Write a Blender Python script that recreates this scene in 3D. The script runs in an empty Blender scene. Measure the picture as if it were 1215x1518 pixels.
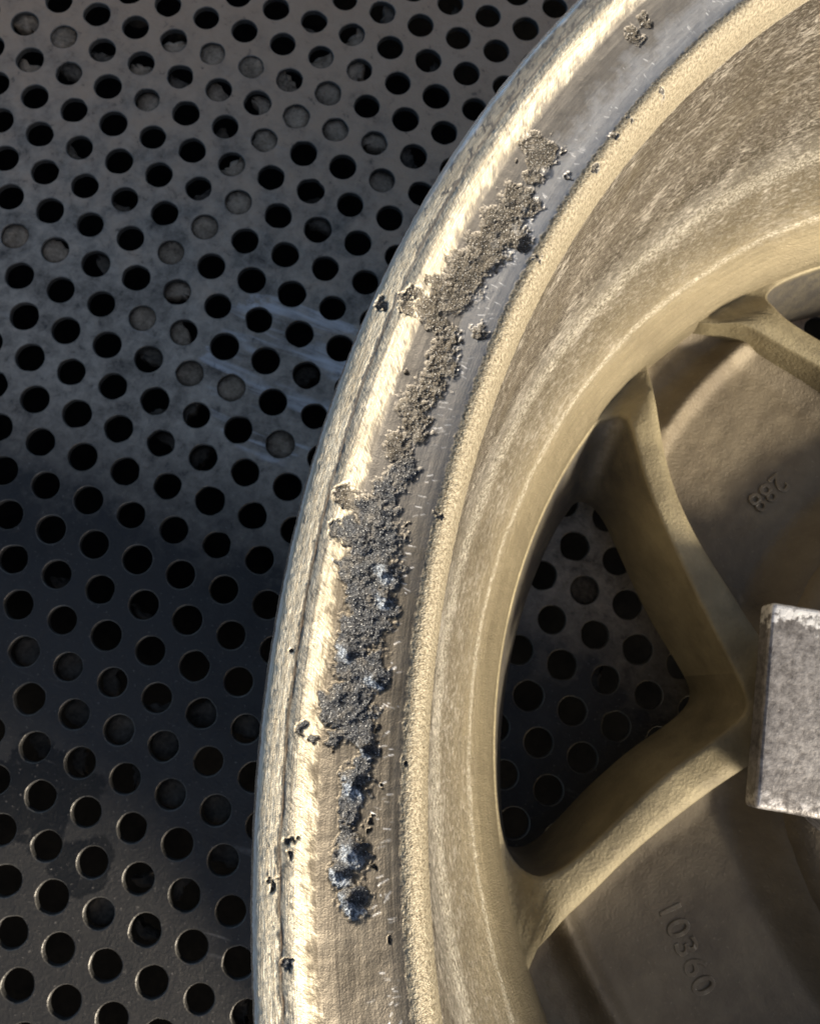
import bpy, bmesh, math, random
import numpy as np
from mathutils import Matrix, Vector

P = 0.0175                                    # hole pitch of the perforated plate in metres
sc = bpy.context.scene
col = sc.collection
rng = np.random.default_rng(7)
random.seed(7)

# ------------------------------------------------------------------ camera, sky, sun, exposure
cam_d = bpy.data.cameras.new('camera')
cam = bpy.data.objects.new('camera', cam_d); col.objects.link(cam)
RC = ((0.9447043, 0.32461077, 0.04649317), (0.32777604, -0.9304906, -0.16355461), (-0.00983013, 0.16975009, -0.98543811))
CAMP = Vector((12.43307, -10.37187, 17.10871)) * P
m = Matrix.Identity(4)
for k in range(3):
    m[k][0] = RC[0][k]; m[k][1] = -RC[1][k]; m[k][2] = -RC[2][k]; m[k][3] = CAMP[k]
cam.matrix_world = m
cam_d.sensor_fit = 'VERTICAL'; cam_d.sensor_height = 36.0; cam_d.lens = 36.0 * 1150.0 / 1518.0
cam_d.clip_start = 0.005; cam_d.clip_end = 500.0
cam_d.dof.use_dof = True; cam_d.dof.focus_distance = 7.15 * P; cam_d.dof.aperture_fstop = 55.0
sc.camera = cam

SUN_AZ, SUN_EL = math.radians(-18.0), math.radians(25.5)       # azimuth from +x, anticlockwise
world = bpy.data.worlds.new('World'); sc.world = world; world.use_nodes = True
wn = world.node_tree
bg = wn.nodes['Background']
sky = wn.nodes.new('ShaderNodeTexSky'); sky.sky_type = 'NISHITA'; sky.sun_disc = False
sky.sun_elevation = SUN_EL; sky.sun_rotation = math.pi / 2 - SUN_AZ
sky.air_density = 1.0; sky.dust_density = 3.6; sky.ozone_density = 1.0
wn.links.new(sky.outputs[0], bg.inputs[0]); bg.inputs[1].default_value = 0.09
sun_d = bpy.data.lights.new('sun', 'SUN'); sun = bpy.data.objects.new('sun', sun_d); col.objects.link(sun)
sun_d.energy = 5.0; sun_d.angle = math.radians(8.0); sun_d.color = (1.0, 0.90, 0.73)
sdir = Vector((math.cos(SUN_EL) * math.cos(SUN_AZ), math.cos(SUN_EL) * math.sin(SUN_AZ), math.sin(SUN_EL)))
sun.rotation_euler = sdir.to_track_quat('Z', 'Y').to_euler()
sc.view_settings.view_transform = 'Standard'; sc.view_settings.look = 'None'
sc.view_settings.exposure = 0.72; sc.view_settings.gamma = 1.0
sc.cycles.use_denoising = True
sc.cycles.max_bounces = 6

# ------------------------------------------------------------------ helpers
def perlin(x, y, seed=0):
    r = np.random.default_rng(seed); n = 512
    ang = r.random((n, n)) * 2 * np.pi
    gx, gy = np.cos(ang), np.sin(ang)
    xi = np.floor(x).astype(int); yi = np.floor(y).astype(int); xf = x - xi; yf = y - yi
    u = xf * xf * xf * (xf * (xf * 6 - 15) + 10); v = yf * yf * yf * (yf * (yf * 6 - 15) + 10)
    def g(i, j, dx, dy):
        a, b = (xi + i) % n, (yi + j) % n
        return gx[a, b] * dx + gy[a, b] * dy
    a = g(0, 0, xf, yf); b = g(1, 0, xf - 1, yf); c = g(0, 1, xf, yf - 1); d = g(1, 1, xf - 1, yf - 1)
    return ((a * (1 - u) + b * u) * (1 - v) + (c * (1 - u) + d * u) * v) * 1.5

def fbm(x, y, octv=4, seed=0, gain=0.5):
    s = 0; a = 1.0
    for k in range(octv):
        s = s + a * perlin(x * 2 ** k + 13.7 * k, y * 2 ** k + 5.1 * k, seed + k); a *= gain
    return s

def sstep(a, b, x):
    t = np.clip((x - a) / (b - a), 0, 1); return t * t * (3 - 2 * t)

def mesh_np(name, V, F, smooth=True, uv=None, attr=None):
    """quads F (n,4) and vertices V (n,3) in pitches -> mesh in metres"""
    me = bpy.data.meshes.new(name)
    V = np.asarray(V, np.float32) * P; F = np.asarray(F, np.int32)
    me.vertices.add(len(V)); me.vertices.foreach_set('co', V.ravel())
    n, k = F.shape
    me.loops.add(n * k); me.loops.foreach_set('vertex_index', F.ravel())
    me.polygons.add(n); me.polygons.foreach_set('loop_start', np.arange(0, n * k, k, dtype=np.int32))
    me.polygons.foreach_set('loop_total', np.full(n, k, np.int32))
    me.polygons.foreach_set('use_smooth', np.full(n, smooth))
    if uv is not None:
        l = me.uv_layers.new(name='UVMap'); l.data.foreach_set('uv', np.asarray(uv, np.float32)[F.ravel()].ravel())
    if attr:
        for nm, a in attr.items():
            at = me.attributes.new(nm, 'FLOAT_COLOR', 'POINT')
            at.data.foreach_set('color', np.asarray(a, np.float32).ravel())
    me.update(); me.validate()
    return me

def link(name, me, mat=None, parent=None):
    o = bpy.data.objects.new(name, me); col.objects.link(o)
    if mat: me.materials.append(mat)
    if parent: o.parent = parent
    return o

def grid_faces(n, m, wrap=False):
    i = np.arange(n if wrap else n - 1)[:, None]; j = np.arange(m - 1)[None, :]
    i2 = (i + 1) % n
    a = i * m + j; b = i2 * m + j
    return np.stack([a, a + 1, b + 1, b], -1).reshape(-1, 4)

class Mat:
    def __init__(s, name):
        s.m = bpy.data.materials.new(name); s.m.use_nodes = True
        s.t = s.m.node_tree; s.b = s.t.nodes['Principled BSDF']
    def n(s, typ, **kw):
        x = s.t.nodes.new(typ)
        for k, v in kw.items(): setattr(x, k, v)
        return x
    def l(s, a, b): s.t.links.new(a, b)
    def val(s, sock, v):
        if hasattr(v, 'links') or hasattr(v, 'is_linked'): s.l(v, sock)
        elif isinstance(v, (tuple, list)) and len(v) == 3 and sock.type == 'RGBA': sock.default_value = (*v, 1)
        else: sock.default_value = v
    def coord(s, kind='Object', scale=(1, 1, 1)):
        c = s.n('ShaderNodeTexCoord'); mp = s.n('ShaderNodeMapping'); mp.inputs['Scale'].default_value = scale
        s.l(c.outputs[kind], mp.inputs[0]); return mp.outputs[0]
    def noise(s, vec, scale=1.0, detail=4, rough=0.55, dist=0.0):
        x = s.n('ShaderNodeTexNoise'); s.l(vec, x.inputs['Vector']); x.inputs['Scale'].default_value = scale
        x.inputs['Detail'].default_value = detail; x.inputs['Roughness'].default_value = rough
        x.inputs['Distortion'].default_value = dist; return x.outputs['Fac']
    def ramp(s, fac, stops):
        x = s.n('ShaderNodeValToRGB'); s.l(fac, x.inputs[0]); e = x.color_ramp.elements
        while len(e) < len(stops): e.new(0.5)
        for k, (p, c) in enumerate(stops):
            e[k].position = p; e[k].color = (c, c, c, 1) if not isinstance(c, (tuple, list)) else (*c, 1)
        return x.outputs[0]
    def mix(s, fac, a, b, typ='MIX'):
        x = s.n('ShaderNodeMix', data_type='RGBA', blend_type=typ)
        s.val(x.inputs[0], fac); s.val(x.inputs[6], a); s.val(x.inputs[7], b); return x.outputs[2]
    def math(s, op, a, b=0.0, clamp=False):
        x = s.n('ShaderNodeMath', operation=op, use_clamp=clamp); s.val(x.inputs[0], a); s.val(x.inputs[1], b); return x.outputs[0]
    def bump(s, h, strength, dist, prev=None):
        x = s.n('ShaderNodeBump'); s.l(h, x.inputs['Height']); x.inputs['Strength'].default_value = strength
        x.inputs['Distance'].default_value = dist
        if prev is not None: s.l(prev, x.inputs['Normal'])
        return x.outputs[0]
    def out(s, **kw):
        for k, v in kw.items(): s.val(s.b.inputs[k.replace('_', ' ')], v)
        return s.m

# ------------------------------------------------------------------ materials
def mat_plate():
    M = Mat('plate_steel'); o = M.coord('Object', (1 / P,) * 3)
    big = M.noise(o, 0.16, 4, 0.6); mid = M.noise(o, 0.9, 5, 0.65); fine = M.noise(o, 14, 3, 0.6)
    blot = M.noise(o, 3.2, 5, 0.75, 0.3)
    mm = M.math('ADD', M.math('MULTIPLY', mid, 0.5), M.math('MULTIPLY', blot, 0.5))
    c = M.mix(M.ramp(mm, [(0.36, 0), (0.64, 1)]), (0.08, 0.068, 0.055), (0.42, 0.365, 0.295))
    def spot(cx, cy, rad, wob):
        vm = M.n('ShaderNodeVectorMath', operation='DISTANCE'); M.l(o, vm.inputs[0]); vm.inputs[1].default_value = (cx, cy, 0)
        return M.ramp(M.math('ADD', M.math('DIVIDE', vm.outputs['Value'], rad), M.math('MULTIPLY', M.math('SUBTRACT', mid, 0.5), wob)), [(0.80, 1), (0.88, 0)])
    # dry brown dust towards the far left corner, settled by the wheel's washing
    sep = M.n('ShaderNodeSeparateXYZ'); M.l(o, sep.inputs[0])
    d = M.math('ADD', M.math('MULTIPLY', sep.outputs[1], 0.075), 0.55)
    tint = M.ramp(M.math('ADD', d, M.math('MULTIPLY', M.math('SUBTRACT', mid, 0.5), 1.1)), [(0.25, 0), (0.70, 1)])
    c = M.mix(M.math('MULTIPLY', tint, 0.85), c, (0.40, 0.275, 0.175))
    # dark oil stains
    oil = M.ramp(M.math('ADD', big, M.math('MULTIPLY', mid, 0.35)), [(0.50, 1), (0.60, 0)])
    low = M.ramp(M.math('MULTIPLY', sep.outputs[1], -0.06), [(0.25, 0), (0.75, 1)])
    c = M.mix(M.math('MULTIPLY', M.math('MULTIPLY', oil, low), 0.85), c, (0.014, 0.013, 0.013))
    darken = M.ramp(M.math('ADD', M.math('MULTIPLY', sep.outputs[1], -0.1), M.math('MULTIPLY', M.math('SUBTRACT', mid, 0.5), 0.5)), [(0.75, 0), (1.35, 1)])  # towards low y: oil film, plus shade put into the colour
    c = M.mix(M.math('MULTIPLY', darken, 0.95), c, (0.012, 0.012, 0.0125))
    # spilled oil pool
    pool = M.math('MAXIMUM', spot(6.9, -15.6, 1.35, 1.8), spot(8.3, -16.6, 0.75, 1.4))
    c = M.mix(pool, c, (0.0025, 0.0025, 0.0025))
    c = M.mix(M.math('MULTIPLY', spot(7.0, -12.2, 2.3, 1.8), 0.75), c, (0.028, 0.026, 0.024))
    # pale scratches
    st = M.noise(M.coord('Object', (0.25 / P, 2.2 / P, 1)), 1.0, 3, 0.6, 0.4)
    scr = M.math('MULTIPLY', M.ramp(st, [(0.66, 0), (0.76, 1)]), M.ramp(mid, [(0.40, 0), (0.62, 1)]))
    c = M.mix(M.math('MULTIPLY', scr, 0.6), c, (0.32, 0.31, 0.3))
    c = M.mix(M.math('MULTIPLY', M.math('MULTIPLY', spot(8.6, -5.4, 2.4, 1.0), M.ramp(st, [(0.50, 0), (0.66, 1)])), 0.75), c, (0.62, 0.63, 0.65))
    pit = M.ramp(blot, [(0.30, 1), (0.40, 0)])
    c = M.mix(M.math('MULTIPLY', pit, 0.75), c, (0.04, 0.036, 0.032))
    sp = M.ramp(fine, [(0.64, 0), (0.72, 1)])
    c = M.mix(M.math('MULTIPLY', sp, 0.35), c, (0.34, 0.31, 0.28))
    nb = M.bump(fine, 0.4, 0.0006, M.bump(blot, 0.35, 0.0012))
    return M.out(Base_Color=c, Metallic=0.25, Roughness=M.ramp(mid, [(0.3, 0.62), (0.7, 0.45)]), Normal=nb)

def mat_simple(name, a, b, scale, rough=0.8, metal=0.0, bump=0.4):
    M = Mat(name); o = M.coord('Object', (1 / P,) * 3)
    n1 = M.noise(o, scale, 5, 0.65); n2 = M.noise(o, scale * 9, 3, 0.6)
    f = M.math('ADD', M.math('MULTIPLY', n1, 0.7), M.math('MULTIPLY', n2, 0.3))
    c = M.mix(M.ramp(f, [(0.35, 0), (0.65, 1)]), a, b)
    return M.out(Base_Color=c, Roughness=rough, Metallic=metal, Specular_IOR_Level=0.05 if rough > 0.85 else 0.5, Normal=M.bump(n2, bump, 0.0006, M.bump(n1, bump, 0.002)))

def mat_flange():
    """machined aluminium; zone = (abraded metal, corrosion, sandy ridge, burr), zone2 = (painted sky glint, brown grit, plain, -)"""
    M = Mat('machined_aluminium'); uv = M.coord('UV', (1, 1, 1))
    at = M.n('ShaderNodeAttribute', attribute_name='zone'); sp = M.n('ShaderNodeSeparateColor'); M.l(at.outputs['Color'], sp.inputs[0])
    at2 = M.n('ShaderNodeAttribute', attribute_name='zone2'); sp2 = M.n('ShaderNodeSeparateColor'); M.l(at2.outputs['Color'], sp2.inputs[0])
    R, G, B, A = sp.outputs[0], sp.outputs[1], sp.outputs[2], at.outputs['Alpha']
    along = M.noise(M.coord('UV', (1.2, 34, 1)), 1.0, 4, 0.6)              # turning lines along the rim
    across = M.noise(M.coord('UV', (60, 8, 1)), 1.0, 3, 0.6)
    grain = M.noise(uv, 55, 3, 0.6); grit = M.noise(uv, 26, 4, 0.7); mid = M.noise(uv, 3.0, 5, 0.6)
    base = M.mix(M.ramp(M.math('ADD', M.math('MULTIPLY', along, 0.25), M.math('MULTIPLY', mid, 0.75)), [(0.36, 0), (0.64, 1)]),
                 (0.33, 0.325, 0.32), (0.46, 0.455, 0.45))
    sxu = M.n('ShaderNodeSeparateXYZ'); M.l(uv, sxu.inputs[0])
    darken = M.ramp(M.math('ADD', M.math('MULTIPLY', M.math('SUBTRACT', sxu.outputs[0], 38.0), 0.16), M.math('MULTIPLY', M.math('SUBTRACT', mid, 0.5), 0.5)), [(0.0, 0.1), (0.7, 1)])  # darker and browner towards the lower end of the rim
    grime = M.math('MULTIPLY', M.math('SUBTRACT', M.math('ADD', 2.15, M.math('MULTIPLY', M.math('SUBTRACT', mid, 0.5), 0.9)), sxu.outputs[1]), 4.0, True)
    darken = M.math('MAXIMUM', darken, M.math('MULTIPLY', grime, 0.8))
    base = M.mix(darken, base, M.mix(M.ramp(M.math('ADD', M.math('MULTIPLY', along, 0.5), M.math('MULTIPLY', mid, 0.5)), [(0.38, 0), (0.62, 1)]), (0.095, 0.080, 0.060), (0.17, 0.147, 0.115)))
    c = M.mix(R, base, M.mix(M.ramp(along, [(0.35, 0), (0.6, 1)]), (0.66, 0.575, 0.42), (0.90, 0.83, 0.66)))
    rotc = M.n('ShaderNodeTexCoord'); rmp = M.n('ShaderNodeMapping'); M.l(rotc.outputs['UV'], rmp.inputs[0]); rmp.inputs['Rotation'].default_value = (0, 0, 0.62); rmp.inputs['Scale'].default_value = (11, 85, 1)
    hat = M.noise(rmp.outputs[0], 1.0, 4, 0.7, 0.3)
    c = M.mix(M.math('MULTIPLY', R, M.ramp(hat, [(0.40, 0.9), (0.58, 0)])), c, (0.36, 0.30, 0.21))
    c = M.mix(B, c, M.mix(M.ramp(grit, [(0.36, 0), (0.6, 1)]), (0.15, 0.12, 0.075), (0.38, 0.335, 0.245)))
    speck = M.noise(uv, 42, 4, 0.75, 0.5); patch = M.noise(uv, 7.0, 4, 0.65)
    dark = M.mix(M.ramp(speck, [(0.40, 0), (0.60, 1)]), (0.006, 0.0066, 0.0085), (0.065, 0.072, 0.086))
    dark = M.mix(M.math('MULTIPLY', M.ramp(patch, [(0.42, 0), (0.62, 1)]), 0.75), dark, M.mix(M.ramp(speck, [(0.42, 0), (0.56, 1)]), (0.022, 0.022, 0.023), (0.12, 0.12, 0.12)))
    brown = M.mix(M.ramp(speck, [(0.38, 0), (0.60, 1)]), (0.013, 0.010, 0.007), (0.115, 0.098, 0.074))
    brown = M.mix(M.math('MULTIPLY', M.ramp(patch, [(0.45, 0), (0.6, 1)]), 0.8), brown, M.mix(M.ramp(grit, [(0.4, 0), (0.6, 1)]), (0.05, 0.043, 0.033), (0.20, 0.178, 0.145)))
    cor = M.mix(sp2.outputs[1], dark, brown)
    cor = M.mix(M.math('MULTIPLY', M.ramp(grain, [(0.60, 0), (0.68, 1)]), 0.8), cor, (0.72, 0.72, 0.70))
    cor = M.mix(sp2.outputs[0], cor, M.mix(M.ramp(speck, [(0.40, 0), (0.62, 1)]), (0.08, 0.10, 0.135), (0.62, 0.70, 0.80)))  # bluish sky reflection in the craters, painted as colour
    bare = M.ramp(M.math('ADD', M.math('MULTIPLY', patch, 0.65), M.math('MULTIPLY', speck, 0.35)), [(0.52, 0), (0.62, 1)])
    cor = M.mix(M.math('MULTIPLY', bare, 0.55), cor, base)
    c = M.mix(M.math('MULTIPLY', G, M.ramp(M.math('ADD', M.math('MULTIPLY', grit, 0.4), M.math('MULTIPLY', G, 0.6)), [(0.35, 0.25), (0.62, 1)])), c, cor)
    c = M.mix(A, c, (0.97, 0.95, 0.92))
    E = sp2.outputs[2]
    c = M.mix(M.math('MULTIPLY', at2.outputs['Alpha'], 0.85), c, (0.19, 0.13, 0.08))
    c = M.mix(E, c, (0.93, 0.93, 0.93))
    met = M.math('SUBTRACT', 0.6, M.math('ADD', M.math('MULTIPLY', G, 0.45), M.math('MULTIPLY', M.math('MAXIMUM', M.math('MAXIMUM', R, A), B), 0.30)))
    met = M.math('MAXIMUM', met, E)
    ro = M.math('ADD', M.math('SUBTRACT', M.math('ADD', 0.50, M.math('MULTIPLY', G, 0.05)), M.math('MULTIPLY', E, 0.26)), M.math('MULTIPLY', M.math('SUBTRACT', along, 0.5), 0.2))
    h = M.math('ADD', M.math('MULTIPLY', along, M.math('ADD', 0.10, M.math('MULTIPLY', R, 0.2))), M.math('MULTIPLY', grain, M.math('ADD', 0.16, M.math('MULTIPLY', M.math('MAXIMUM', G, M.math('MULTIPLY', B, 0.6)), 0.8))))
    h = M.math('ADD', h, M.math('MULTIPLY', M.math('MULTIPLY', R, hat), 0.3))
    nb = M.bump(h, 0.6, 0.0008)
    return M.out(Base_Color=c, Metallic=met, Roughness=ro, Normal=nb)

def mat_barrel():
    """inner barrel: grey brown flaky upper wall, pale worn ring, golden lower slope; UV.y runs down the wall"""
    M = Mat('barrel_aluminium'); uv = M.coord('UV', (1, 1, 1))
    sx = M.n('ShaderNodeSeparateXYZ'); M.l(uv, sx.inputs[0]); v = sx.outputs[1]
    streak = M.noise(M.coord('UV', (2.0, 11, 1)), 1.0, 5, 0.7, 0.7)
    flake0 = M.noise(M.coord('UV', (4.5, 17.0, 1)), 1.0, 6, 0.75, 1.2); area = M.noise(uv, 0.9, 4, 0.65)
    flake = M.math('ADD', flake0, M.math('MULTIPLY', M.math('SUBTRACT', area, 0.5), 0.45))
    grain = M.noise(uv, 30, 3, 0.6); mid = M.noise(uv, 0.8, 4, 0.6)
    vv = M.math('ADD', v, M.math('MULTIPLY', M.math('SUBTRACT', streak, 0.5), 0.7))
    vn = M.math('DIVIDE', vv, 7.6)
    zone = M.ramp(vn, [(0.0, (0.085, 0.069, 0.050)), (0.36, (0.10, 0.083, 0.062)), (0.435, (0.06, 0.048, 0.033)), (0.49, (0.215, 0.195, 0.16)),
                       (0.56, (0.22, 0.186, 0.128)), (0.72, (0.235, 0.195, 0.122)), (1.0, (0.20, 0.166, 0.105))])
    fine_fl = M.noise(M.coord('UV', (11, 42, 1)), 1.0, 4, 0.7, 0.6)
    fl = M.math('MAXIMUM', M.ramp(flake, [(0.53, 0), (0.64, 1)]), M.math('MULTIPLY', M.ramp(fine_fl, [(0.55, 0), (0.61, 1)]), 0.8))
    tool = M.noise(M.coord('UV', (0.5, 26, 1)), 1.0, 4, 0.7)
    zone = M.mix(M.ramp(tool, [(0.38, 0.55), (0.52, 0)]), zone, M.mix(0.5, zone, (0.03, 0.024, 0.016)))
    upper = M.ramp(vn, [(0.60, 1), (0.75, 0.0)])
    c = M.mix(M.math('MULTIPLY', M.math('MULTIPLY', fl, upper), 0.8), zone, (0.66, 0.61, 0.53))
    c = M.mix(M.math('MULTIPLY', M.ramp(grain, [(0.62, 0), (0.70, 1)]), 0.5), c, (0.66, 0.59, 0.44))
    c = M.mix(M.math('MULTIPLY', M.ramp(mid, [(0.46, 0), (0.70, 1)]), 0.45), c, (0.13, 0.105, 0.065))
    # thin bright lines round the barrel, glints put into the colour
    def line(v0, w):
        d = M.math('ABSOLUTE', M.math('SUBTRACT', M.math('ADD', v, M.math('MULTIPLY', M.math('SUBTRACT', mid, 0.5), 0.25)), v0))
        return M.math('MULTIPLY', M.ramp(M.math('DIVIDE', d, w), [(0.3, 1), (1.0, 0)]), M.ramp(M.math('ADD', M.math('MULTIPLY', fine_fl, 0.6), M.math('MULTIPLY', grain, 0.4)), [(0.47, 0), (0.58, 1)]))
    ln = M.math('MAXIMUM', line(4.05, 0.22), M.math('MULTIPLY', line(5.35, 0.10), 0.7))
    c = M.mix(ln, c, (0.72, 0.67, 0.56))
    h = M.math('ADD', M.math('MULTIPLY', M.math('ADD', flake, M.math('MULTIPLY', fine_fl, 0.5)), upper), M.math('MULTIPLY', grain, 0.3))
    nb = M.bump(h, 0.8, 0.0016)
    return M.out(Base_Color=c, Metallic=0.55, Roughness=M.ramp(vn, [(0.4, 0.38), (0.75, 0.5)]), Normal=nb)

def mat_cast(name='cast_aluminium', a=(0.118, 0.092, 0.058), b=(0.18, 0.145, 0.093)):
    M = Mat(name); o = M.coord('Object', (1 / P,) * 3)
    n1 = M.noise(o, 0.7, 5, 0.6); n2 = M.noise(o, 18, 3, 0.6); n3 = M.noise(o, 2.2, 4, 0.7)
    c = M.mix(M.ramp(n1, [(0.35, 0), (0.65, 1)]), a, b)
    c = M.mix(M.math('MULTIPLY', M.ramp(n3, [(0.60, 0), (0.75, 1)]), 0.5), c, (0.15, 0.115, 0.075))
    c = M.mix(M.math('MULTIPLY', M.ramp(n2, [(0.64, 0), (0.74, 1)]), 0.35), c, (0.42, 0.36, 0.25))
    n4 = M.noise(o, 0.30, 6, 0.7, 0.6)
    c = M.mix(M.math('MULTIPLY', M.ramp(n4, [(0.46, 0), (0.66, 1)]), 0.5), c, (0.062, 0.048, 0.032))
    at = M.n('ShaderNodeAttribute', attribute_name='tint')
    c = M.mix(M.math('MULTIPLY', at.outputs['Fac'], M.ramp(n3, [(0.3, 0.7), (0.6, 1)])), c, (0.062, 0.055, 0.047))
    geo = M.n('ShaderNodeNewGeometry')
    worn = M.math('MULTIPLY', M.ramp(geo.outputs['Pointiness'], [(0.515, 0), (0.56, 1)]), M.ramp(n3, [(0.35, 0), (0.6, 1)]))
    c = M.mix(M.math('MULTIPLY', worn, 0.7), c, (0.58, 0.52, 0.40))
    nb = M.bump(n2, 0.4, 0.0006, M.bump(n3, 0.2, 0.002))
    return M.out(Base_Color=c, Metallic=0.25, Roughness=0.62, Normal=nb)

def mat_block():
    M = Mat('block_steel'); o = M.coord('Object', (1 / P,) * 3)
    n1 = M.noise(o, 1.8, 5, 0.7); n2 = M.noise(o, 9, 4, 0.65); n3 = M.noise(o, 30, 2, 0.5)
    f = M.math('ADD', M.math('MULTIPLY', n1, 0.45), M.math('MULTIPLY', n2, 0.55))
    c = M.mix(M.ramp(f, [(0.38, 0), (0.62, 1)]), (0.10, 0.09, 0.084), (0.32, 0.30, 0.285))
    geo = M.n('ShaderNodeNewGeometry')
    worn = M.math('MULTIPLY', M.ramp(geo.outputs['Pointiness'], [(0.51, 0), (0.57, 1)]), M.ramp(n2, [(0.35, 0.2), (0.55, 1)]))
    c = M.mix(worn, c, (0.75, 0.72, 0.70))
    sep = M.n('ShaderNodeSeparateXYZ'); M.l(o, sep.inputs[0])
    yy = M.math('ADD', sep.outputs[1], M.math('MULTIPLY', sep.outputs[0], -0.165))
    wav = M.math('ADD', M.math('MULTIPLY', M.math('SUBTRACT', n1, 0.5), 0.9), M.math('MULTIPLY', M.math('SUBTRACT', n2, 0.5), 0.8))
    top = M.math('MULTIPLY', M.math('SUBTRACT', M.math('ADD', yy, wav), 1.30), 6.0, True)
    low = M.math('MULTIPLY', M.math('SUBTRACT', M.math('ADD', M.math('MULTIPLY', yy, -1.0), wav), 1.45), 6.0, True)
    c = M.mix(M.math('MULTIPLY', top, M.ramp(n2, [(0.4, 0.35), (0.52, 1)])), c, (0.78, 0.76, 0.73))
    c = M.mix(M.math('MULTIPLY', M.math('MULTIPLY', low, M.ramp(n2, [(0.42, 0), (0.56, 1)])), 0.6), c, (0.62, 0.59, 0.57))
    return M.out(Base_Color=c, Metallic=0.5, Roughness=0.5, Normal=M.bump(n3, 0.25, 0.0003, M.bump(n2, 0.18, 0.001)))

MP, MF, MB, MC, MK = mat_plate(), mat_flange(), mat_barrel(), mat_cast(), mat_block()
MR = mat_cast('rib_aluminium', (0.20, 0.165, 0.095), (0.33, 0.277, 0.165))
ME = mat_simple('worn_hole_edge', (0.035, 0.033, 0.031), (0.17, 0.162, 0.15), 1.2, 0.45, 0.5, 0.3)
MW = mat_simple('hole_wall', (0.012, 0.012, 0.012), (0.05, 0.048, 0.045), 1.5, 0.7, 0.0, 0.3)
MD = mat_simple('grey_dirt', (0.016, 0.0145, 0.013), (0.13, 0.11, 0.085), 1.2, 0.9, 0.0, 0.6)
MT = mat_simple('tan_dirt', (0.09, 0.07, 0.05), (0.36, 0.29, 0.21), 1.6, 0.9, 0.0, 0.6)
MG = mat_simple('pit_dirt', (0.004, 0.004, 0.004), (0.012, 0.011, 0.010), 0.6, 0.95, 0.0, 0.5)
MS = mat_simple('beam_steel', (0.05, 0.045, 0.04), (0.13, 0.11, 0.085), 1.0, 0.7, 0.3, 0.4)

# ------------------------------------------------------------------ the perforated plate
S3 = math.sqrt(3) / 2
def lat(i, j): return (i + 0.5 * j, -S3 * j)

HR, NT = 0.318, 24
ta = np.arange(NT) * 2 * np.pi / NT + np.pi / 6
hexr = 0.5 / np.cos(((ta + np.pi / 6) % (np.pi / 3)) - np.pi / 6)            # hexagon of one hole, flat sides towards its neighbours
hexp = np.stack([hexr * np.cos(ta), hexr * np.sin(ta)], -1)
cells = [(i, j) for j in range(-26, 44) for i in range(-60, 80)
         if -11 < lat(i, j)[0] < 42 and -34 < lat(i, j)[1] < 17]
CC = np.array([lat(i, j) for i, j in cells])
nC = len(CC)
wob = 1 + 0.05 * rng.standard_normal((nC, NT)) * (rng.random((nC, 1)) < 0.5)
wob = 0.6 * wob + 0.2 * np.roll(wob, 1, 1) + 0.2 * np.roll(wob, -1, 1)
rad = HR * (1 + 0.025 * rng.standard_normal((nC, 1))) * (1 + (wob - 1) * 0.6)
ct, st = np.cos(ta)[None], np.sin(ta)[None]
def ring(r, z):
    return np.stack([CC[:, :1] + r * ct, CC[:, 1:] + r * st, np.full((nC, NT), z)], -1)
rings = [np.stack([CC[:, :1] + hexp[None, :, 0], CC[:, 1:] + hexp[None, :, 1], np.zeros((nC, NT))], -1),
         ring(rad + 0.016, 0.0), ring(rad, -0.014), ring(rad * 0.985, -0.13)]
V = np.stack(rings, 1).reshape(-1, 3)                                   # cell, ring, k
F = []
base = np.arange(nC)[:, None, None] * (4 * NT)
k = np.arange(NT)[None, None, :]; k2 = (k + 1) % NT
for q in range(3):
    a = base + q * NT
    F.append(np.stack([a + k, a + k2, a + NT + k2, a + NT + k], -1).reshape(-1, 4))
F = np.concatenate(F)
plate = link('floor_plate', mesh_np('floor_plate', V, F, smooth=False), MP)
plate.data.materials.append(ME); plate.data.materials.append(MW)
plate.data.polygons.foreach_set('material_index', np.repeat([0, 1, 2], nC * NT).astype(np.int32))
plate['kind'] = 'structure'; plate['label'] = 'dark perforated steel plate with staggered round holes under the wheel'
# ground of the pit below it; unseen side walls added to keep sunlight out
bx = [(-10.6, -33.6), (41.6, -33.6), (41.6, 16.6), (-10.6, 16.6)]; ox = [(-110, -130), (140, -130), (140, 120), (-110, 120)]
gv = np.array([(x, y, -9) for x, y in bx] + [(x, y, -0.25) for x, y in bx] + [(x, y, -0.25) for x, y in ox], float)
gf = [(0, 1, 2, 3)] + [(k, (k + 1) % 4, 4 + (k + 1) % 4, 4 + k) for k in range(4)] + [(4 + k, 4 + (k + 1) % 4, 8 + (k + 1) % 4, 8 + k) for k in range(4)]
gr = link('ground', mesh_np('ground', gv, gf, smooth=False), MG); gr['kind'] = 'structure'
gr.data.materials.append(MS); gr.data.polygons.foreach_set('material_index', np.array([0] * 5 + [1] * 4, np.int32))

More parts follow.
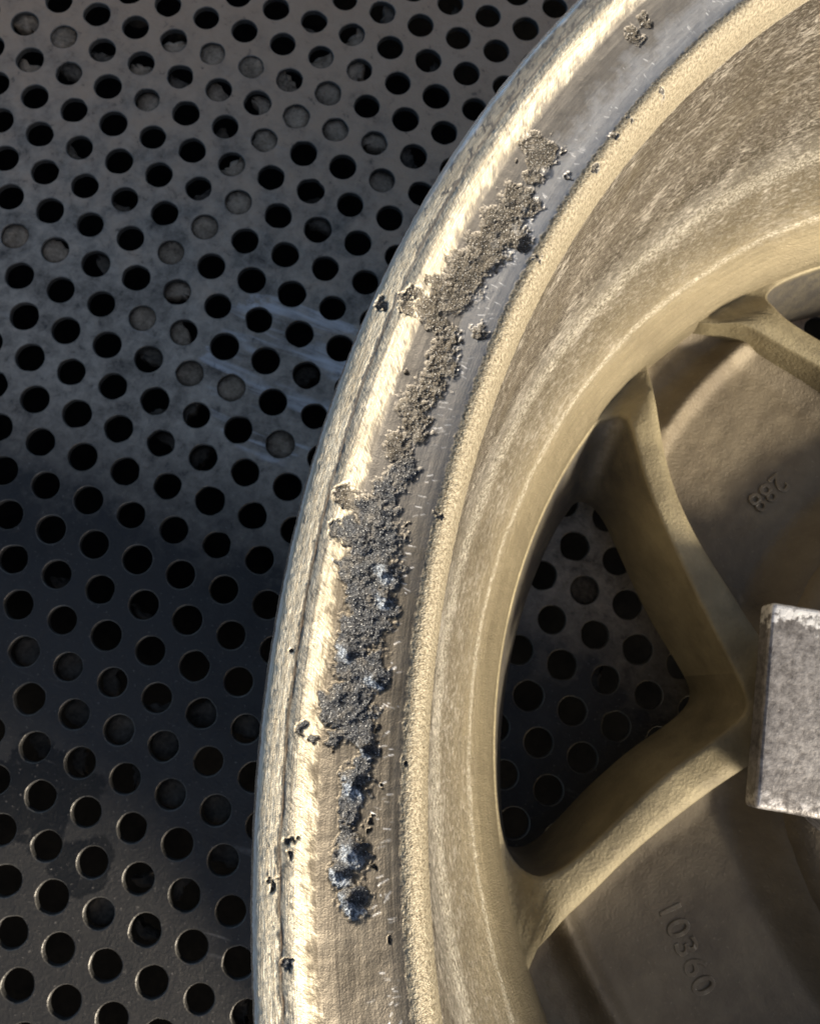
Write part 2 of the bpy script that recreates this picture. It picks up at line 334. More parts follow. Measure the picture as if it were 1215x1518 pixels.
# dirt caught in single holes: (i, j, coverage 0..1, direction in degrees of the filled side, depth)
plugs = [(5, -2, .5, 250, .14), (4, -2, .55, 300, .12)]
PL = {(2, -1): (.45, 280), (1, -1): (1, 0), (0, 0): (.55, 270), (4, -1): (.5, 260), (4, -2): (.55, 300), (5, -2): (1, 0), (6, -1): (.55, 50), (5, 1): (.6, 330),
      (4, 2): (.4, 320), (5, 2): (1, 0), (4, 3): (1, 0), (3, 4): (1, 0), (-1, 5): (1, 0), (0, 5): (.85, 250), (1, 5): (.45, 40), (6, 0): (.9, 0), (6, -2): (1, 10),
      (8, -4): (.35, 270), (9, -4): (.55, 340), (8, -3): (.55, 320), (9, -3): (.6, 180), (7, -2): (.6, 230), (8, -2): (1, 0), (7, -1): (1, 0), (8, -1): (1, 0),
      (9, -1): (.6, 100), (9, 0): (.95, 0), (10, -1): (.5, 220), (10, -5): (.5, 10), (3, 5): (.6, 110), (3, 6): (.6, 220), (2, 6): (1, 0), (3, 7): (1, 0),
      (4, 7): (1, 0), (2, 7): (.5, 80), (5, 8): (1, 0), (3, 8): (.25, 170), (2, 8): (.15, 300), (-2, 14): (.0, 0), (-2, 15): (1, 0), (-1, 15): (.8, 200),
      (0, 15): (.45, 200), (-2, 17): (.8, 60), (-1, 16): (.9, 60), (2, 15): (.85, 320), (3, 15): (.8, 90), (0, 16): (1, 0), (1, 16): (1, 0), (1, 17): (1, 0),
      (2, 17): (1, 0), (2, 18): (.8, 90), (-1, 20): (1, 0), (1, 19): (.35, 170), (0, 20): (.3, 250), (1, 13): (.2, 250), (7, 2): (.3, 90), (0, -1): (.6, 90),
      (1, -3): (.8, 60), (3, 0): (.9, 20), (5, -1): (.7, 240), (1, 2): (.3, 240), (2, 3): (.35, 270), (1, 0): (.5, 80), (3, -1): (.6, 270), (12, 9): (1, 0)}
dv, df, dm = [], [], []
def add_plug(i, j, cov, ang, dep):
    cx, cy = lat(i, j); a0 = math.radians(ang); n0 = len(dv)
    ux, uy = math.cos(a0), math.sin(a0); lim = HR * (1 - 2 * cov)
    pts = []
    for q in range(20):
        t = 2 * math.pi * q / 20; x, y = 0.325 * math.cos(t), 0.325 * math.sin(t)
        pr_ = x * ux + y * uy
        if cov < 0.99 and pr_ < lim:
            s = lim - pr_ + random.uniform(-.05, .05); x += ux * s; y += uy * s
        pts.append((x, y))
    mx = sum(p[0] for p in pts) / 20; my = sum(p[1] for p in pts) / 20
    for x, y in pts: dv.append((cx + x, cy + y, -dep + random.uniform(-.015, .015)))
    for x, y in pts: dv.append((cx + mx + (x - mx) * .5, cy + my + (y - my) * .5, -dep + random.uniform(-.02, .02)))
    dv.append((cx + mx, cy + my, -dep))
    for x, y in pts: dv.append((cx + x, cy + y, -dep - .25))
    for q in range(20):
        r = (q + 1) % 20
        df.append((n0 + q, n0 + r, n0 + 20 + r, n0 + 20 + q)); df.append((n0 + 20 + q, n0 + 20 + r, n0 + 40, n0 + 40))
        df.append((n0 + r, n0 + q, n0 + 41 + q, n0 + 41 + r))
        dm.extend([1 if cov > .5 and j < 9 and dep < .2 else 0] * 3)
for (i, j), (cov, ang) in PL.items():
    if cov > .1: add_plug(i, j, cov, ang, (random.uniform(.07, .2) if cov < 1 else random.uniform(.05, .12)) + (0.22 if j > 12 else 0))
have = set(PL)
for (i, j) in cells:
    if (i, j) not in have and random.random() < 0.10: add_plug(i, j, random.uniform(.2, .7), random.uniform(0, 360), random.uniform(.25, .7))
bm = bmesh.new(); bv = [bm.verts.new(Vector(v) * P) for v in dv]
for f, mi in zip(df, dm):
    q = [bv[k] for k in dict.fromkeys(f)]
    bm.faces.new(q).material_index = mi
me = bpy.data.meshes.new('dirt'); bm.to_mesh(me); bm.free()
for p in me.polygons: p.use_smooth = True
d = link('dirt', me, MD); me.materials.append(MT); d['kind'] = 'stuff'; d['label'] = 'grey grime clogging single holes of the plate'

# ------------------------------------------------------------------ the wheel
wheel = bpy.data.objects.new('alloy_wheel', None); col.objects.link(wheel)
AX = ((0.99972676, 0, -0.02337532), (0.00181154, 0.99699252, 0.07747672), (0.02330502, -0.0774979, 0.9967201))
mw = Matrix.Identity(4)
for a in range(3):
    for b in range(3): mw[a][b] = AX[a][b]
mw[0][3], mw[1][3], mw[2][3] = 25.08382 * P, -8.61143 * P, 0.0
wheel.matrix_world = mw
wheel['label'] = 'bare aluminium car wheel lying face down with a corroded pitted rim edge'; wheel['category'] = 'wheel'

def interp_profile(pts, n):
    pts = np.array(pts, float); d = np.r_[0, np.cumsum(np.hypot(*np.diff(pts, axis=0).T))]
    t = np.linspace(0, d[-1], n); return np.stack([np.interp(t, d, pts[:, 0]), np.interp(t, d, pts[:, 1])], -1), t
def smooth_profile(p, it):
    for _ in range(it):
        q = p.copy(); q[1:-1] = .25 * p[:-2] + .5 * p[1:-1] + .25 * p[2:]; p = q
    return p

# flange profile (radius, height) from the outer side over the lip to the inner wall
FL = [(13.58, 9.25), (13.61, 9.7), (13.595, 10.0), (13.578, 10.12), (13.548, 10.228), (13.51, 10.272), (13.45, 10.292), (13.345, 10.303), (13.325, 10.299), (13.31, 10.298), (13.295, 10.303),
      (13.27, 10.312), (13.21, 10.318), (13.14, 10.28), (13.09, 10.20), (13.03, 10.13), (12.90, 10.08), (12.65, 10.03), (12.45, 10.00), (12.37, 10.0),
      (12.335, 10.003), (12.31, 10.01), (12.28, 10.022), (12.23, 10.02), (12.18, 9.985), (12.13, 9.92), (12.085, 9.78), (12.06, 9.62), (12.045, 9.50)]
BLOBS = [(166.3, 12.817, 0.233, 3), (167.65, 12.732, 0.135, 1), (169.33, 12.698, 0.245, 1), (170.9, 12.725, 0.276, 1), (170.96, 12.503, 0.172, 1), (172.59, 12.744, 0.258, 1),
 (174.15, 12.82, 0.258, 1), (175.4, 12.868, 0.233, 1), (176.44, 12.981, 0.184, 1), (176.43, 12.449, 0.098, 1), (177.33, 12.719, 0.147, 1), (178.7, 12.681, 0.209, 1),
 (179.79, 12.705, 0.209, 1), (180.96, 12.796, 0.209, 1), (182.13, 12.682, 0.16, 1), (182.97, 12.82, 0.196, 1), (183.95, 12.706, 0.172, 2), (185.16, 12.804, 0.184, 2),
 (186.13, 12.851, 0.221, 2), (186.0, 13.155, 0.123, 1), (187.47, 13.161, 0.11, 2), (187.17, 12.994, 0.172, 2), (187.19, 12.701, 0.209, 2), (188.49, 12.836, 0.282, 2),
 (188.61, 12.638, 0.184, 2), (189.86, 12.749, 0.258, 2), (188.89, 12.978, 0.147, 2), (191.0, 12.771, 0.245, 2), (191.88, 12.867, 0.135, 2), (192.51, 12.787, 0.258, 2),
 (192.98, 12.621, 0.16, 2), (193.86, 12.813, 0.233, 2), (194.3, 12.954, 0.16, 2), (194.76, 12.764, 0.209, 2), (195.89, 12.626, 0.123, 4), (197.05, 12.701, 0.16, 4),
 (197.68, 12.754, 0.123, 4), (198.67, 12.766, 0.086, 2), (199.76, 12.746, 0.172, 4), (200.35, 12.804, 0.147, 4), (201.31, 12.722, 0.16, 4), (157.55, 12.835, 0.123, 1),
 (156.5, 12.867, 0.086, 1), (163.11, 12.26, 0.067, 1), (161.68, 12.23, 0.061, 1), (159.03, 12.168, 0.055, 1), (166.62, 12.437, 0.049, 2), (165.35, 12.209, 0.074, 1),
 (171.56, 12.244, 0.055, 1), (185.66, 12.281, 0.055, 2), (177.51, 13.438, 0.074, 1), (176.65, 13.222, 0.086, 1), (192.29, 13.407, 0.043, 2), (195.09, 13.195, 0.055, 2),
 (195.42, 13.104, 0.043, 2), (198.96, 13.243, 0.043, 2), (199.42, 13.251, 0.043, 2), (200.48, 13.395, 0.037, 1), (203.01, 13.269, 0.043, 2), (196.21, 12.265, 0.031, 2),
 (202.82, 12.438, 0.031, 2), (177.17, 13.211, 0.098, 1), (195.44, 12.901, 0.098, 2), (168.83, 12.674, 0.135, 1), (176.88, 12.868, 0.135, 1), (195.3, 12.69, 0.13, 2), (196.4, 12.66, 0.10, 4), (198.2, 12.75, 0.10, 2), (199.2, 12.755, 0.10, 2), (167.0, 12.78, 0.13, 1),
 (173.4, 12.78, 0.2, 1), (181.6, 12.74, 0.17, 1), (177.9, 12.70, 0.17, 1), (171.8, 12.76, 0.2, 1)]
BLOBS = [(a, r, s * (0.86 if 176 < a < 186 and 12.5 < r < 12.95 else 0.95), t) for a, r, s, t in BLOBS]
for _ in range(90):                              # stray specks beside the band
    b_ = random.choice(BLOBS[:41]); BLOBS.append((b_[0] + random.gauss(0, 0.8), b_[1] + random.gauss(0, 0.11), random.uniform(0.012, 0.035), b_[3] if b_[3] < 3 else 1))
# deep craters (angle, radius, size, depth)
CRATERS = [(195.75, 12.62, 0.10, 0.15), (197.1, 12.70, 0.15, 0.14), (199.55, 12.70, 0.14, 0.17), (200.3, 12.82, 0.12, 0.12), (201.3, 12.72, 0.15, 0.16), (188.4, 12.64, 0.13, 0.13),
           (189.6, 12.61, 0.11, 0.13), (192.0, 12.88, 0.11, 0.10), (170.95, 12.50, 0.13, 0.12), (172.9, 12.62, 0.12, 0.10), (167.0, 12.64, 0.10, 0.09), (193.0, 12.60, 0.1, 0.1)]

def flange_mesh(a0, a1, na, nr, detail):
    prof, s = interp_profile(FL, nr); prof = smooth_profile(prof, max(1, int(nr / 90)))
    phi = np.radians(np.linspace(a0, a1, na)); PH, SS = np.meshgrid(phi, s, indexing='ij')
    RR = np.broadcast_to(prof[:, 0], PH.shape).copy(); HH = np.broadcast_to(prof[:, 1], PH.shape).copy()
    dp = np.gradient(prof, axis=0); ln = np.hypot(*dp.T); nrm = np.stack([-dp[:, 1], dp[:, 0]], -1) / ln[:, None]
    if nrm[nr // 2, 1] < 0: nrm = -nrm
    NR, NH = nrm[None, :, 0], nrm[None, :, 1]
    U = PH * 12.8; R = RR
    n1 = fbm(U * 3, R * 3, 4, 1); n2 = fbm(U * 9, R * 9, 4, 11); n3 = fbm(U * 26, R * 26, 3, 21)
    disp = np.zeros_like(U)
    # corroded band
    f = np.zeros_like(U) - 1; brown = np.zeros_like(U); smooth_patch = np.zeros_like(U); wsum = np.zeros_like(U) + 1e-6
    warpU = U + 0.05 * n2; warpR = R + 0.05 * fbm(U * 9 + 40, R * 9, 3, 31)
    for (a, r, rad_, t) in BLOBS:
        u0 = math.radians(a) * 12.8
        sel = np.abs(U - u0) < rad_ * 2.2
        sel = np.nonzero(sel.any(1))[0]
        if not len(sel): continue
        i0, i1 = sel[0], sel[-1] + 1
        dd = np.hypot((warpU[i0:i1] - u0) * 1.0, warpR[i0:i1] - r) / rad_
        v = 1 - dd
        f[i0:i1] = np.maximum(f[i0:i1], v)
        w = np.exp(-2.5 * dd * dd)
        brown[i0:i1] += w * (1.0 if t in (1, 3) else 0.0); wsum[i0:i1] += w
        if t == 3: smooth_patch[i0:i1] = np.maximum(smooth_patch[i0:i1], sstep(0.1, 0.45, v))
    brown = np.clip(brown / wsum, 0, 1)
    f = f + 0.22 * n2 + 0.12 * n3
    f = f + 0.16 * n1
    corr = sstep(-0.10, 0.30, f)
    spots = fbm(U * 7 + 9, R * 7, 3, 41); 
    lump = fbm(U * 22, R * 22, 3, 51, 0.65); fine = fbm(U * 45, R * 45, 2, 61)
    rough = (1 - 0.75 * smooth_patch)
    disp += corr * detail * rough * ((0.3 + 1.1 * sstep(-.35, .45, fbm(U * 3.5 + 3, R * 3.5, 3, 141))) * (0.009 * lump + 0.006 * fine) + 0.022 * n2 - 0.030)
    sky_glint = np.zeros_like(U); crat = np.zeros_like(U)
    for (a, r, rad_, dep) in CRATERS:
        u0 = math.radians(a) * 12.8
        dd = np.hypot(0.5 * (warpU + U) - u0, 0.5 * (warpR + R) - r) / rad_
        g = sstep(1.0, 0.1, dd); crat = np.maximum(crat, g)
        disp -= 0.5 * dep * g * detail
        # sky reflection on one side of a crater, put into the colour
        side = sstep(0.0, 0.45, (0.8 * (warpU - u0) + 0.6 * (warpR - r)) / rad_) * sstep(1.25, 0.7, dd)
        sky_glint = np.maximum(sky_glint, side * (0.35 + 0.65 * sstep(-0.3, 0.3, fine + lump)))
    sky_glint *= sstep(184, 190, np.degrees(PH))
    # abraded bands with ragged edges
    diag = fbm((U * 7.5 + R * 12), (R * 9 - U * 3.0) , 4, 71, 0.65)
    hatch = fbm(U * 38 + R * 36, R * 9 - U * 6, 3, 81, 0.6)
    e = 0.035 * n1 + 0.035 * diag + 0.006 * hatch
    ridge = sstep(13.02, 13.15, R + e) * sstep(13.325, 13.285, R + 0.3 * e)
    ridge = np.clip(ridge * (0.82 + 0.35 * hatch + 0.3 * diag), 0, 1)
    fade = 0.75 + 0.25 * sstep(-.4, .3, n1)
    # towards the upper end the outer bevel keeps its grey skin, lower down it is scuffed bright
    low = sstep(164, 178, np.degrees(PH))
    bevel = sstep(13.325, 13.345, R + 0.4 * e) * (0.25 + 0.65 * low) * sstep(-.75, .1, diag + 0.6 * low)
    bevel = np.maximum(bevel, 0.9 * sstep(13.47, 13.53, R))
    bright = np.clip(ridge * fade * (0.7 + 0.3 * sstep(-.6, -.1, hatch)) + bevel, 0, 1)
    groove = np.exp(-((R - 13.315 + 0.016 * n1) / 0.009) ** 2) * (0.25 + 0.75 * sstep(176, 190, np.degrees(PH))) * sstep(164, 170, np.degrees(PH)) * (0.6 + 0.8 * sstep(-.5, .5, n1))
    bright *= 1 - np.clip(0.8 * groove, 0, 1)
    disp += detail * bright * (0.002 * hatch + 0.0035 * diag)
    disp -= 0.005 * groove
    sandy = sstep(12.335, 12.305, R + 0.02 * n2) * sstep(12.03, 12.05, R)
    disp += detail * sandy * (0.0035 * n3 + 0.003 * fine)
    disp += detail * (1 - corr) * 0.0025 * n2
    # burrs: short bright scratches across the channel's inner edge
    burr = np.zeros_like(U)
    if detail:
        rb = np.random.default_rng(5)
        du = U[1, 0] - U[0, 0]
        for _ in range(620):
            a = rb.uniform(a0 + 1, a1 - 1)
            if rb.random() < 0.72: r = rb.normal(12.47, 0.05)
            else: r = rb.uniform(12.38, 12.68)
            if math.sin(a * 3.7) + math.sin(a * 1.9 + 2) + rb.normal(0, 0.8) < 0.1: continue
            L = rb.uniform(0.010, 0.05); th = 1.30 + 0.55 * math.sin(a * 2.1) * math.sin(a * 0.83 + 1) + rb.normal(0, 0.14); cu = rb.normal(0, 1.5)
            u0 = math.radians(a) * 12.8
            i0 = max(0, int((u0 - 0.09 - U[0, 0]) / du)); i1 = min(na, int((u0 + 0.09 - U[0, 0]) / du) + 1)
            x = U[i0:i1] - u0; y = R[i0:i1] - r
            p = x * math.cos(th) + y * math.sin(th); q = -x * math.sin(th) + y * math.cos(th) - cu * p * p
            g = np.exp(-(q / 0.0055) ** 2) * sstep(L, L * .6, np.abs(p)) * rb.uniform(.1, 0.8)
            burr[i0:i1] = np.maximum(burr[i0:i1], g)
        burr *= (1 - corr) * sstep(.02, .1, R - 12.33)
        disp += 0.003 * burr
    bright *= 1 - corr; sandy = sandy * (1 - corr)
    RR = RR + disp * NR; HH = HH + disp * NH
    V = np.stack([RR * np.cos(PH), RR * np.sin(PH), HH], -1).reshape(-1, 3)
    zone = np.stack([bright, corr, sandy, np.clip(burr, 0, 1)], -1).reshape(-1, 4)
    zone2 = np.stack([np.clip(sky_glint, 0, 1), np.clip(brown + smooth_patch, 0, 1), np.maximum(sstep(13.50, 13.56, R), sstep(13.45, 13.50, R + 0.02 * n1) * (1 - low)), np.clip(groove * (0.55 + 0.9 * n2), 0, 1)], -1).reshape(-1, 4)
    uv = np.stack([U, SS], -1).reshape(-1, 2)
    return V, grid_faces(na, nr), uv, {'zone': zone, 'zone2': zone2}, corr.reshape(-1)

V, F, uv, at, corr = flange_mesh(139, 210, 1720, 300, 1.0)
fmask = corr[F].mean(1) > 0.5
flange = link('flange', mesh_np('flange', V, F[~fmask], uv=uv, attr=at), MF, wheel)
cp = link('corrosion', mesh_np('corrosion', V, F[fmask], uv=uv, attr=at), MF, flange)
cp['label'] = 'band of dark pitted corrosion with pale crusts and painted sky glints on the rim edge'
for a0_, a1_ in ((210, 330), (-30, 139)):
    V, F, uv, at, corr = flange_mesh(a0_, a1_, 180, 60, 0.0)
    link('flange', mesh_np('flange_rest', V, F, uv=uv, attr=at), MF, wheel)

# barrel: inner wall, and the plain outer side down to the front lip
BR = [(12.045, 9.50), (12.03, 9.3), (12.03, 9.1), (12.0, 8.2), (11.95, 7.2), (11.90, 6.45), (11.87, 6.2), (11.82, 5.95), (11.76, 5.72), (11.67, 5.55), (11.55, 5.32),
      (11.3, 4.86), (11.0, 4.33), (10.75, 3.88), (10.58, 3.58), (10.49, 3.38), (10.44, 3.15), (10.42, 2.8), (10.42, 1.3)]
def revolve(name, prof, a0, a1, na, nr, mat, parent, sm=2, wrap=False, relief=0.0):
    pr_, s = interp_profile(prof, nr); pr_ = smooth_profile(pr_, sm)
    phi = np.radians(np.linspace(a0, a1, na, endpoint=not wrap)); PH, SS = np.meshgrid(phi, s, indexing='ij')
    R = np.broadcast_to(pr_[:, 0], PH.shape).copy(); H = np.broadcast_to(pr_[:, 1], PH.shape)
    if relief:
        U = PH * 12
        edge = sstep(0, 0.2, SS)
        R = R + edge * relief * (fbm(U * 2.4, SS * 8, 4, 91, 0.6) * sstep(5.6, 4.6, SS) + 0.35 * fbm(U * 5, SS * 5, 3, 95))
    V = np.stack([R * np.cos(PH), R * np.sin(PH), H], -1).reshape(-1, 3)
    uv = np.stack([PH * 12, SS], -1).reshape(-1, 2)
    return link(name, mesh_np(name, V, grid_faces(na, nr, wrap), uv=uv), mat, parent)
revolve('barrel', BR, 126, 236, 900, 190, MB, wheel, relief=0.012)
revolve('barrel', BR, 236, 486, 200, 60, MB, wheel)
OUT = [(13.58, 9.25), (13.5, 8.7), (13.3, 8.45), (12.7, 8.35), (12.45, 8.1), (12.4, 6.6), (12.2, 5.6), (11.95, 5.0), (11.9, 2.9), (12.4, 2.7), (13.2, 2.5), (13.4, 2.2), (13.35, 1.5), (13.2, 1.3), (12.8, 1.25), (10.42, 1.3)]
revolve('barrel_outside', OUT, 0, 360, 240, 70, MC, wheel, wrap=True)

# spokes: five alike, about 72 degrees apart; polar curves measured round one window (r, angle from the window's middle)
MID = 184.5
T1 = [(10.134, -25.69), (9.731, -23.65), (9.396, -21.67), (9.004, -19.39), (8.54, -16.84), (8.049, -14.07), (7.445, -10.17), (6.899, -5.92), (6.414, -1.4), (6.143, 2.02), (6.05, 4.37)]
T2 = [(6.147, 6.66), (6.682, 10.64), (7.449, 14.38), (8.355, 19.1), (9.066, 22.3), (9.6, 23.9), (9.95, 24.2), (10.2, 23.4), (10.36, 21.6), (10.41, 19.5)]
I1 = [(10.8, -34.3), (10.5, -32.6), (10.2, -30.9), (9.9, -29.0), (9.498, -26.7), (9.014, -23.64), (8.513, -20.72), (8.073, -18.47), (7.61, -16.21), (7.149, -14.12), (6.722, -12.0), (6.028, -7.23), (5.3, -3.0)]
I2 = [(5.3, 10.5), (5.6, 11.72), (6.402, 15.76), (7.325, 19.76), (8.331, 23.42), (9.246, 26.85), (9.75, 28.2), (10.1, 29.6), (10.35, 31.0), (10.6, 32.6), (10.8, 33.9)]
B1 = [(9.831, -17.9), (9.664, -19.0), (9.385, -18.9), (9.096, -18.17), (8.752, -16.57), (8.105, -12.9), (7.629, -9.68), (7.21, -6.75), (6.742, -3.37), (6.423, -0.52), (6.245, 1.81),
      (6.246, 4.03), (6.421, 6.44), (6.78, 9.27), (7.397, 12.66), (7.891, 15.49), (8.399, 18.12), (9.0, 21.21), (9.452, 23.07), (9.708, 23.61), (9.934, 23.66), (10.17, 22.88)]
pol = lambda L: [(r * math.cos(math.radians(a)), r * math.sin(math.radians(a))) for r, a in L]
arc = lambda r0, r1, a0, a1, n=24: [(r0 + (r1 - r0) * t / n, a0 + (a1 - a0) * t / n) for t in range(n + 1)]
TL = pol(T1 + T2 + arc(10.42, 10.42, 18.5, -25.5)[1:-1])
BL = pol(B1 + arc(10.15, 9.9, 21.5, -15.5)[1:-1])
IL = pol(I1 + I2 + arc(10.95, 10.95, 33.5, -34)[1:-1])
C0 = np.array([8.9, 0.0]); NW = 240
def cast(loop, n=NW, c=C0, it=2):
    L = np.array(loop)
    for _ in range(it):                                          # soften the corners
        A, B = L, np.roll(L, -1, 0); L = np.stack([.75 * A + .25 * B, .25 * A + .75 * B], 1).reshape(-1, 2)
    out = []
    A, B = L - c, np.roll(L, -1, 0) - c
    for q in range(n):
        t = 2 * math.pi * (q + .5) / n; dx, dy = math.cos(t), math.sin(t)
        den = dx * (B - A)[:, 1] - dy * (B - A)[:, 0]
        with np.errstate(all='ignore'):
            k = (A[:, 0] * (B - A)[:, 1] - A[:, 1] * (B - A)[:, 0]) / den
            w = (A[:, 0] * dy - A[:, 1] * dx) / den
        ok = (w >= -1e-9) & (w <= 1 + 1e-9) & (k > 0) & np.isfinite(k)
        kk = k[ok].max() if ok.any() else 1.0
        out.append((c[0] + kk * dx, c[1] + kk * dy))
    o = np.array(out)
    return o
TW, BW, IW = cast(TL), cast(BL), cast(IL)
HT = 3.6
def rib_h(xy):
    r = np.hypot(xy[:, 0], xy[:, 1]); return HT - 0.12 * sstep(8.5, 6.0, r) - 0.36 * sstep(9.85, 10.42, r)
rows = []
for s, dh in ((1.0, -0.95), (1.0, -0.10), (0.985, -0.03), (0.94, 0.0), (0.6, 0.02), (0.35, 0.02), (0.15, 0.0), (0.04, -0.015), (0.0, -0.05)):
    xy = TW + (IW - TW) * s; rows.append(np.c_[xy, rib_h(xy) + dh])
for s in (0.02, 0.06, 0.15, 0.3, 0.5, 0.7, 0.88, 1.0):
    xy = TW + (BW - TW) * s; h0 = rib_h(TW) - 0.05; rows.append(np.c_[xy, h0 + (1.75 - h0) * s ** 0.9])
rows.append(np.c_[BW, np.full(NW, 1.32)])
W = np.stack(rows, 1)                                            # (NW, rows, 3)
def rot(V, deg):
    a = math.radians(deg); c, s = math.cos(a), math.sin(a); V = np.asarray(V, float).copy()
    x, y = V[..., 0].copy(), V[..., 1].copy(); V[..., 0] = c * x - s * y; V[..., 1] = s * x + c * y; return V
def strip(sel, turn):
    i = np.nonzero(sel)[0]; Vs = rot(W[i], turn)
    return Vs.reshape(-1, 3), grid_faces(len(i), W.shape[1])
angw = np.degrees(np.arctan2(W[:, 0, 1], W[:, 0, 0] ))
q = (np.arange(NW) + .5) / NW * 360
upper_side = q < 180                                             # the half at positive angles belongs to the next spoke
order_dn = np.arange(NW)
selA = np.r_[upper_side]; selB = ~upper_side
iA = np.r_[np.nonzero(selA)[0]]; iB = np.r_[np.nonzero(selB)[0]]
rowk = np.arange(W.shape[1])
wall_q = np.clip(sstep(112, 82, np.minimum(q, 360 - q)), 0, 1)
WALL_DARK = wall_q[:, None] * sstep(7, 10, rowk)[None, :]            # darker grey on the barrel side of each opening
def half(idx, turn):
    Vs = rot(W[idx], turn); so = WALL_DARK[idx].reshape(-1); return Vs.reshape(-1, 3), grid_faces(len(idx), W.shape[1]), so
iA = np.r_[NW - 1, iA, NW // 2]; iA = np.r_[iA[0:]]; iB = iB
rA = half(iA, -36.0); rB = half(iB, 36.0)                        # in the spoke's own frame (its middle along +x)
# pocket between the ribs
rr = np.linspace(5.3, 10.72, 130)
i1 = np.array(sorted(I1)); i2 = np.array(sorted(I2))
hi = np.interp(rr, i1[:, 0], i1[:, 1]) + 38; lo = np.interp(rr, i2[:, 0], i2[:, 1]) - 38
tt = np.linspace(0, 1, 90)
AA = np.radians(lo[:, None] + (hi - lo)[:, None] * tt[None]); RRp = np.broadcast_to(rr[:, None], AA.shape)
wid = np.radians(hi - lo)[:, None] * RRp; ds = np.minimum(tt, 1 - tt)[None] * wid
floor_h = 2.85 + 0.10 * sstep(7.5, 10, RRp) - 0.12
edge = 0.18 * (1 - sstep(0.2, 0.85, ds))
bump_end = 0.22 * np.exp(-((RRp - 9.45 + 0.5 * (tt[None] - .5)) / 0.22) ** 2) * sstep(0.1, 0.5, ds) - 0.15 * sstep(9.5, 10.0, RRp)
hubend = 0.75 * sstep(6.4, 5.4, RRp)
Hh = np.minimum(floor_h + edge + bump_end + hubend, HT - 0.02 + 0.3 * sstep(6, 5.4, RRp)) + 0.012 * fbm(RRp * 2, AA * 14, 3, 101)
PV = np.stack([RRp * np.cos(AA), RRp * np.sin(AA), Hh], -1).reshape(-1, 3)
spoke_me = mesh_np('spoke', PV, grid_faces(130, 90)); ribA_me, ribB_me = [mesh_np('rib', v, f, attr={'tint': np.stack([s, s, s, s], -1)}) for v, f, s in (rA, rB)]
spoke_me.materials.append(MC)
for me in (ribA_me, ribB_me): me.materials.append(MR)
spoke_at = [MID - 36 + 72 * k for k in range(5)]
spokes = []
for k in range(5):
    s = bpy.data.objects.new('spoke', spoke_me); col.objects.link(s); s.parent = wheel
    s.rotation_euler = (0, 0, math.radians(spoke_at[k])); spokes.append(s)
    for me in (ribA_me, ribB_me):
        r = bpy.data.objects.new('rib', me); col.objects.link(r); r.parent = s

def cast_text(txt, parent, r, ang, size, turn, h, lift):
    cu = bpy.data.curves.new('casting_mark', 'FONT'); cu.body = txt; cu.size = size * P; cu.extrude = lift * P; cu.bevel_depth = 0.012 * P
    cu.align_x = 'CENTER'; cu.align_y = 'CENTER'; cu.offset = -0.004 * P; cu.space_character = 1.1
    tmp = bpy.data.objects.new('tmp_mark', cu); col.objects.link(tmp)
    bpy.context.view_layer.update()
    me = bpy.data.meshes.new_from_object(tmp.evaluated_get(bpy.context.evaluated_depsgraph_get()))
    bpy.data.objects.remove(tmp); bpy.data.curves.remove(cu)
    me.name = 'casting_mark'; me.materials.clear(); me.materials.append(MC)
    o = bpy.data.objects.new('casting_mark', me); col.objects.link(o); o.parent = parent
    a = math.radians(ang); o.location = (r * math.cos(a) * P, r * math.sin(a) * P, h * P); o.rotation_euler = (0, 0, math.radians(turn))
    return o
t1 = cast_text('288', spokes[0], 7.01, 36 - 32.8, 0.56, 90 + 0.0, 2.74, 0.022)
t1['label'] = 'cast numerals 288 in the spoke pocket'
t2 = cast_text('10360', spokes[1], 7.76, 37.0 - 36, 0.58, 90, 2.738, 0.006)
t2['label'] = 'faint cast numerals in the darker spoke pocket'

# hub
HUB = [(5.75, 2.9), (5.6, 3.45), (5.4, 3.72), (5.1, 3.8), (3.4, 3.8), (2.4, 3.8), (2.25, 3.7), (2.2, 3.4), (2.2, 1.4), (5.4, 1.35), (6.0, 1.4)]
revolve('hub', HUB, 0, 360, 200, 70, MC, wheel, wrap=True)

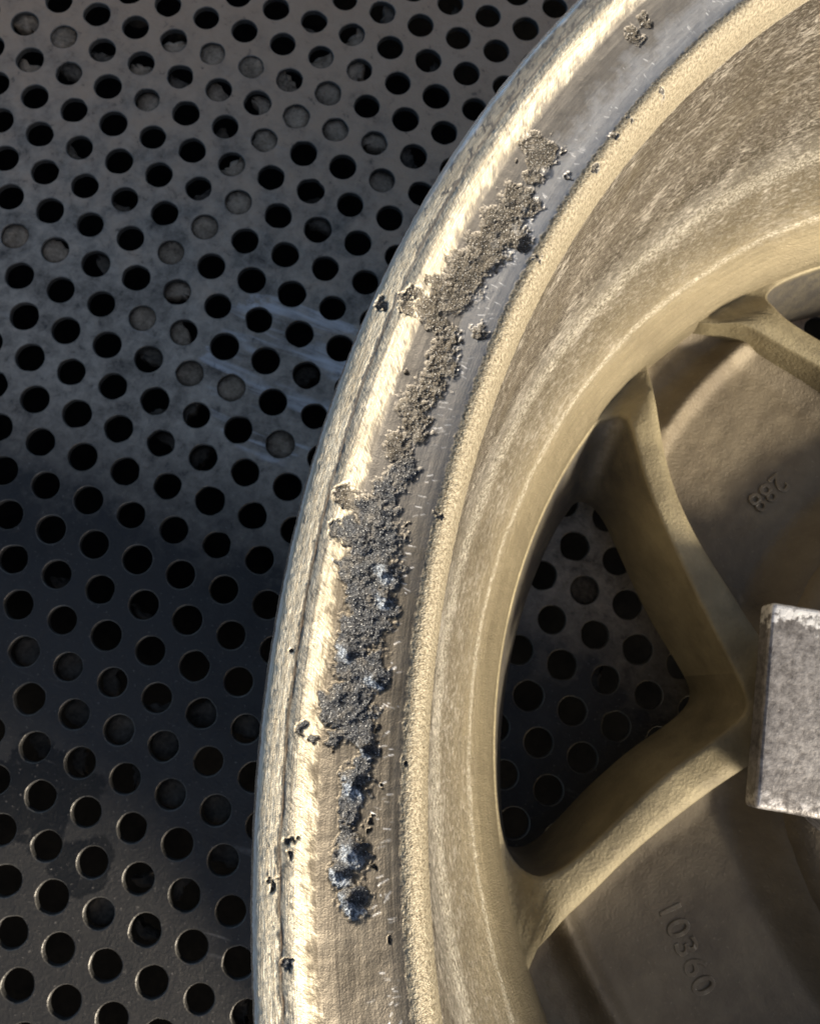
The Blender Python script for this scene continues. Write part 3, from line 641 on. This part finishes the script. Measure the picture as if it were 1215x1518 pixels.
# ------------------------------------------------------------------ steel block on its post, standing on the hub
blk = bpy.data.objects.new('clamp_block', None); col.objects.link(blk)
blk['label'] = 'worn grey steel clamp block standing on the wheel hub at the right'; blk['category'] = 'clamp'
L2 = mw.to_3x3()
def wpt(x, y, h): return Vector(mw @ Vector((x * P, y * P, h * P)))
HB = 4.65
c00 = np.array((-6.50, 0.648)); c10 = np.array((-5.63, 0.793)); c01 = np.array((-6.07, -2.618))
ux = (c10 - c00) / np.linalg.norm(c10 - c00); uy = (c01 - c00) / np.linalg.norm(c01 - c00)
WX, WY = 3.4, np.linalg.norm(c01 - c00)
blk.matrix_world = Matrix.Translation(wpt(*(c00 + ux * WX / 2 + uy * WY / 2), 3.8)) @ mw.to_3x3().to_4x4()
def block_mesh():
    bm = bmesh.new()
    p = [(-WX / 2, WY / 2), (WX / 2, WY / 2), (WX / 2, -WY / 2), (-WX / 2, -WY / 2)]
    def cor(a, b): v = ux * a - uy * b; return v
    lo_, hi_ = [], []
    for a, b in p:
        v = cor(a, b); lo_.append(bm.verts.new((v[0] * P, v[1] * P, (HB - 3.8 - 0.42) * P))); hi_.append(bm.verts.new((v[0] * P, v[1] * P, (HB - 3.8) * P)))
    bm.faces.new(hi_[::-1]); bm.faces.new(lo_)
    for q in range(4): bm.faces.new((lo_[q], lo_[(q + 1) % 4], hi_[(q + 1) % 4], hi_[q]))
    bmesh.ops.recalc_face_normals(bm, faces=bm.faces)
    bmesh.ops.bevel(bm, geom=list(bm.edges), offset=0.10 * P, segments=4, affect='EDGES', profile=0.6)
    bmesh.ops.triangulate(bm, faces=bm.faces)
    for _ in range(4):
        bmesh.ops.subdivide_edges(bm, edges=[e for e in bm.edges if e.calc_length() > 0.09 * P], cuts=1, use_grid_fill=False)
        bmesh.ops.triangulate(bm, faces=bm.faces)
    co = np.array([v.co[:] for v in bm.verts]) / P
    n = fbm(co[:, 0] * 2 + co[:, 2], co[:, 1] * 2 + co[:, 2] * .7, 4, 111)
    bm.normal_update()
    for v, k in zip(bm.verts, n): v.co += v.normal * float(k) * 0.008 * P
    me = bpy.data.meshes.new('block'); bm.to_mesh(me); bm.free()
    for f in me.polygons: f.use_smooth = True
    return me
link('block', block_mesh(), MK, blk)
bm = bmesh.new()
bmesh.ops.create_cone(bm, cap_ends=True, segments=48, radius1=1.2 * P, radius2=1.15 * P, depth=0.7 * P, matrix=Matrix.Translation((0.45 * P, -0.75 * P, 0.26 * P)))
bmesh.ops.bevel(bm, geom=[e for e in bm.edges if len(e.link_faces) == 2 and e.calc_face_angle() > 0.8], offset=0.05 * P, segments=2, affect='EDGES')
me = bpy.data.meshes.new('post'); bm.to_mesh(me); bm.free()
link('post', me, MK, blk)
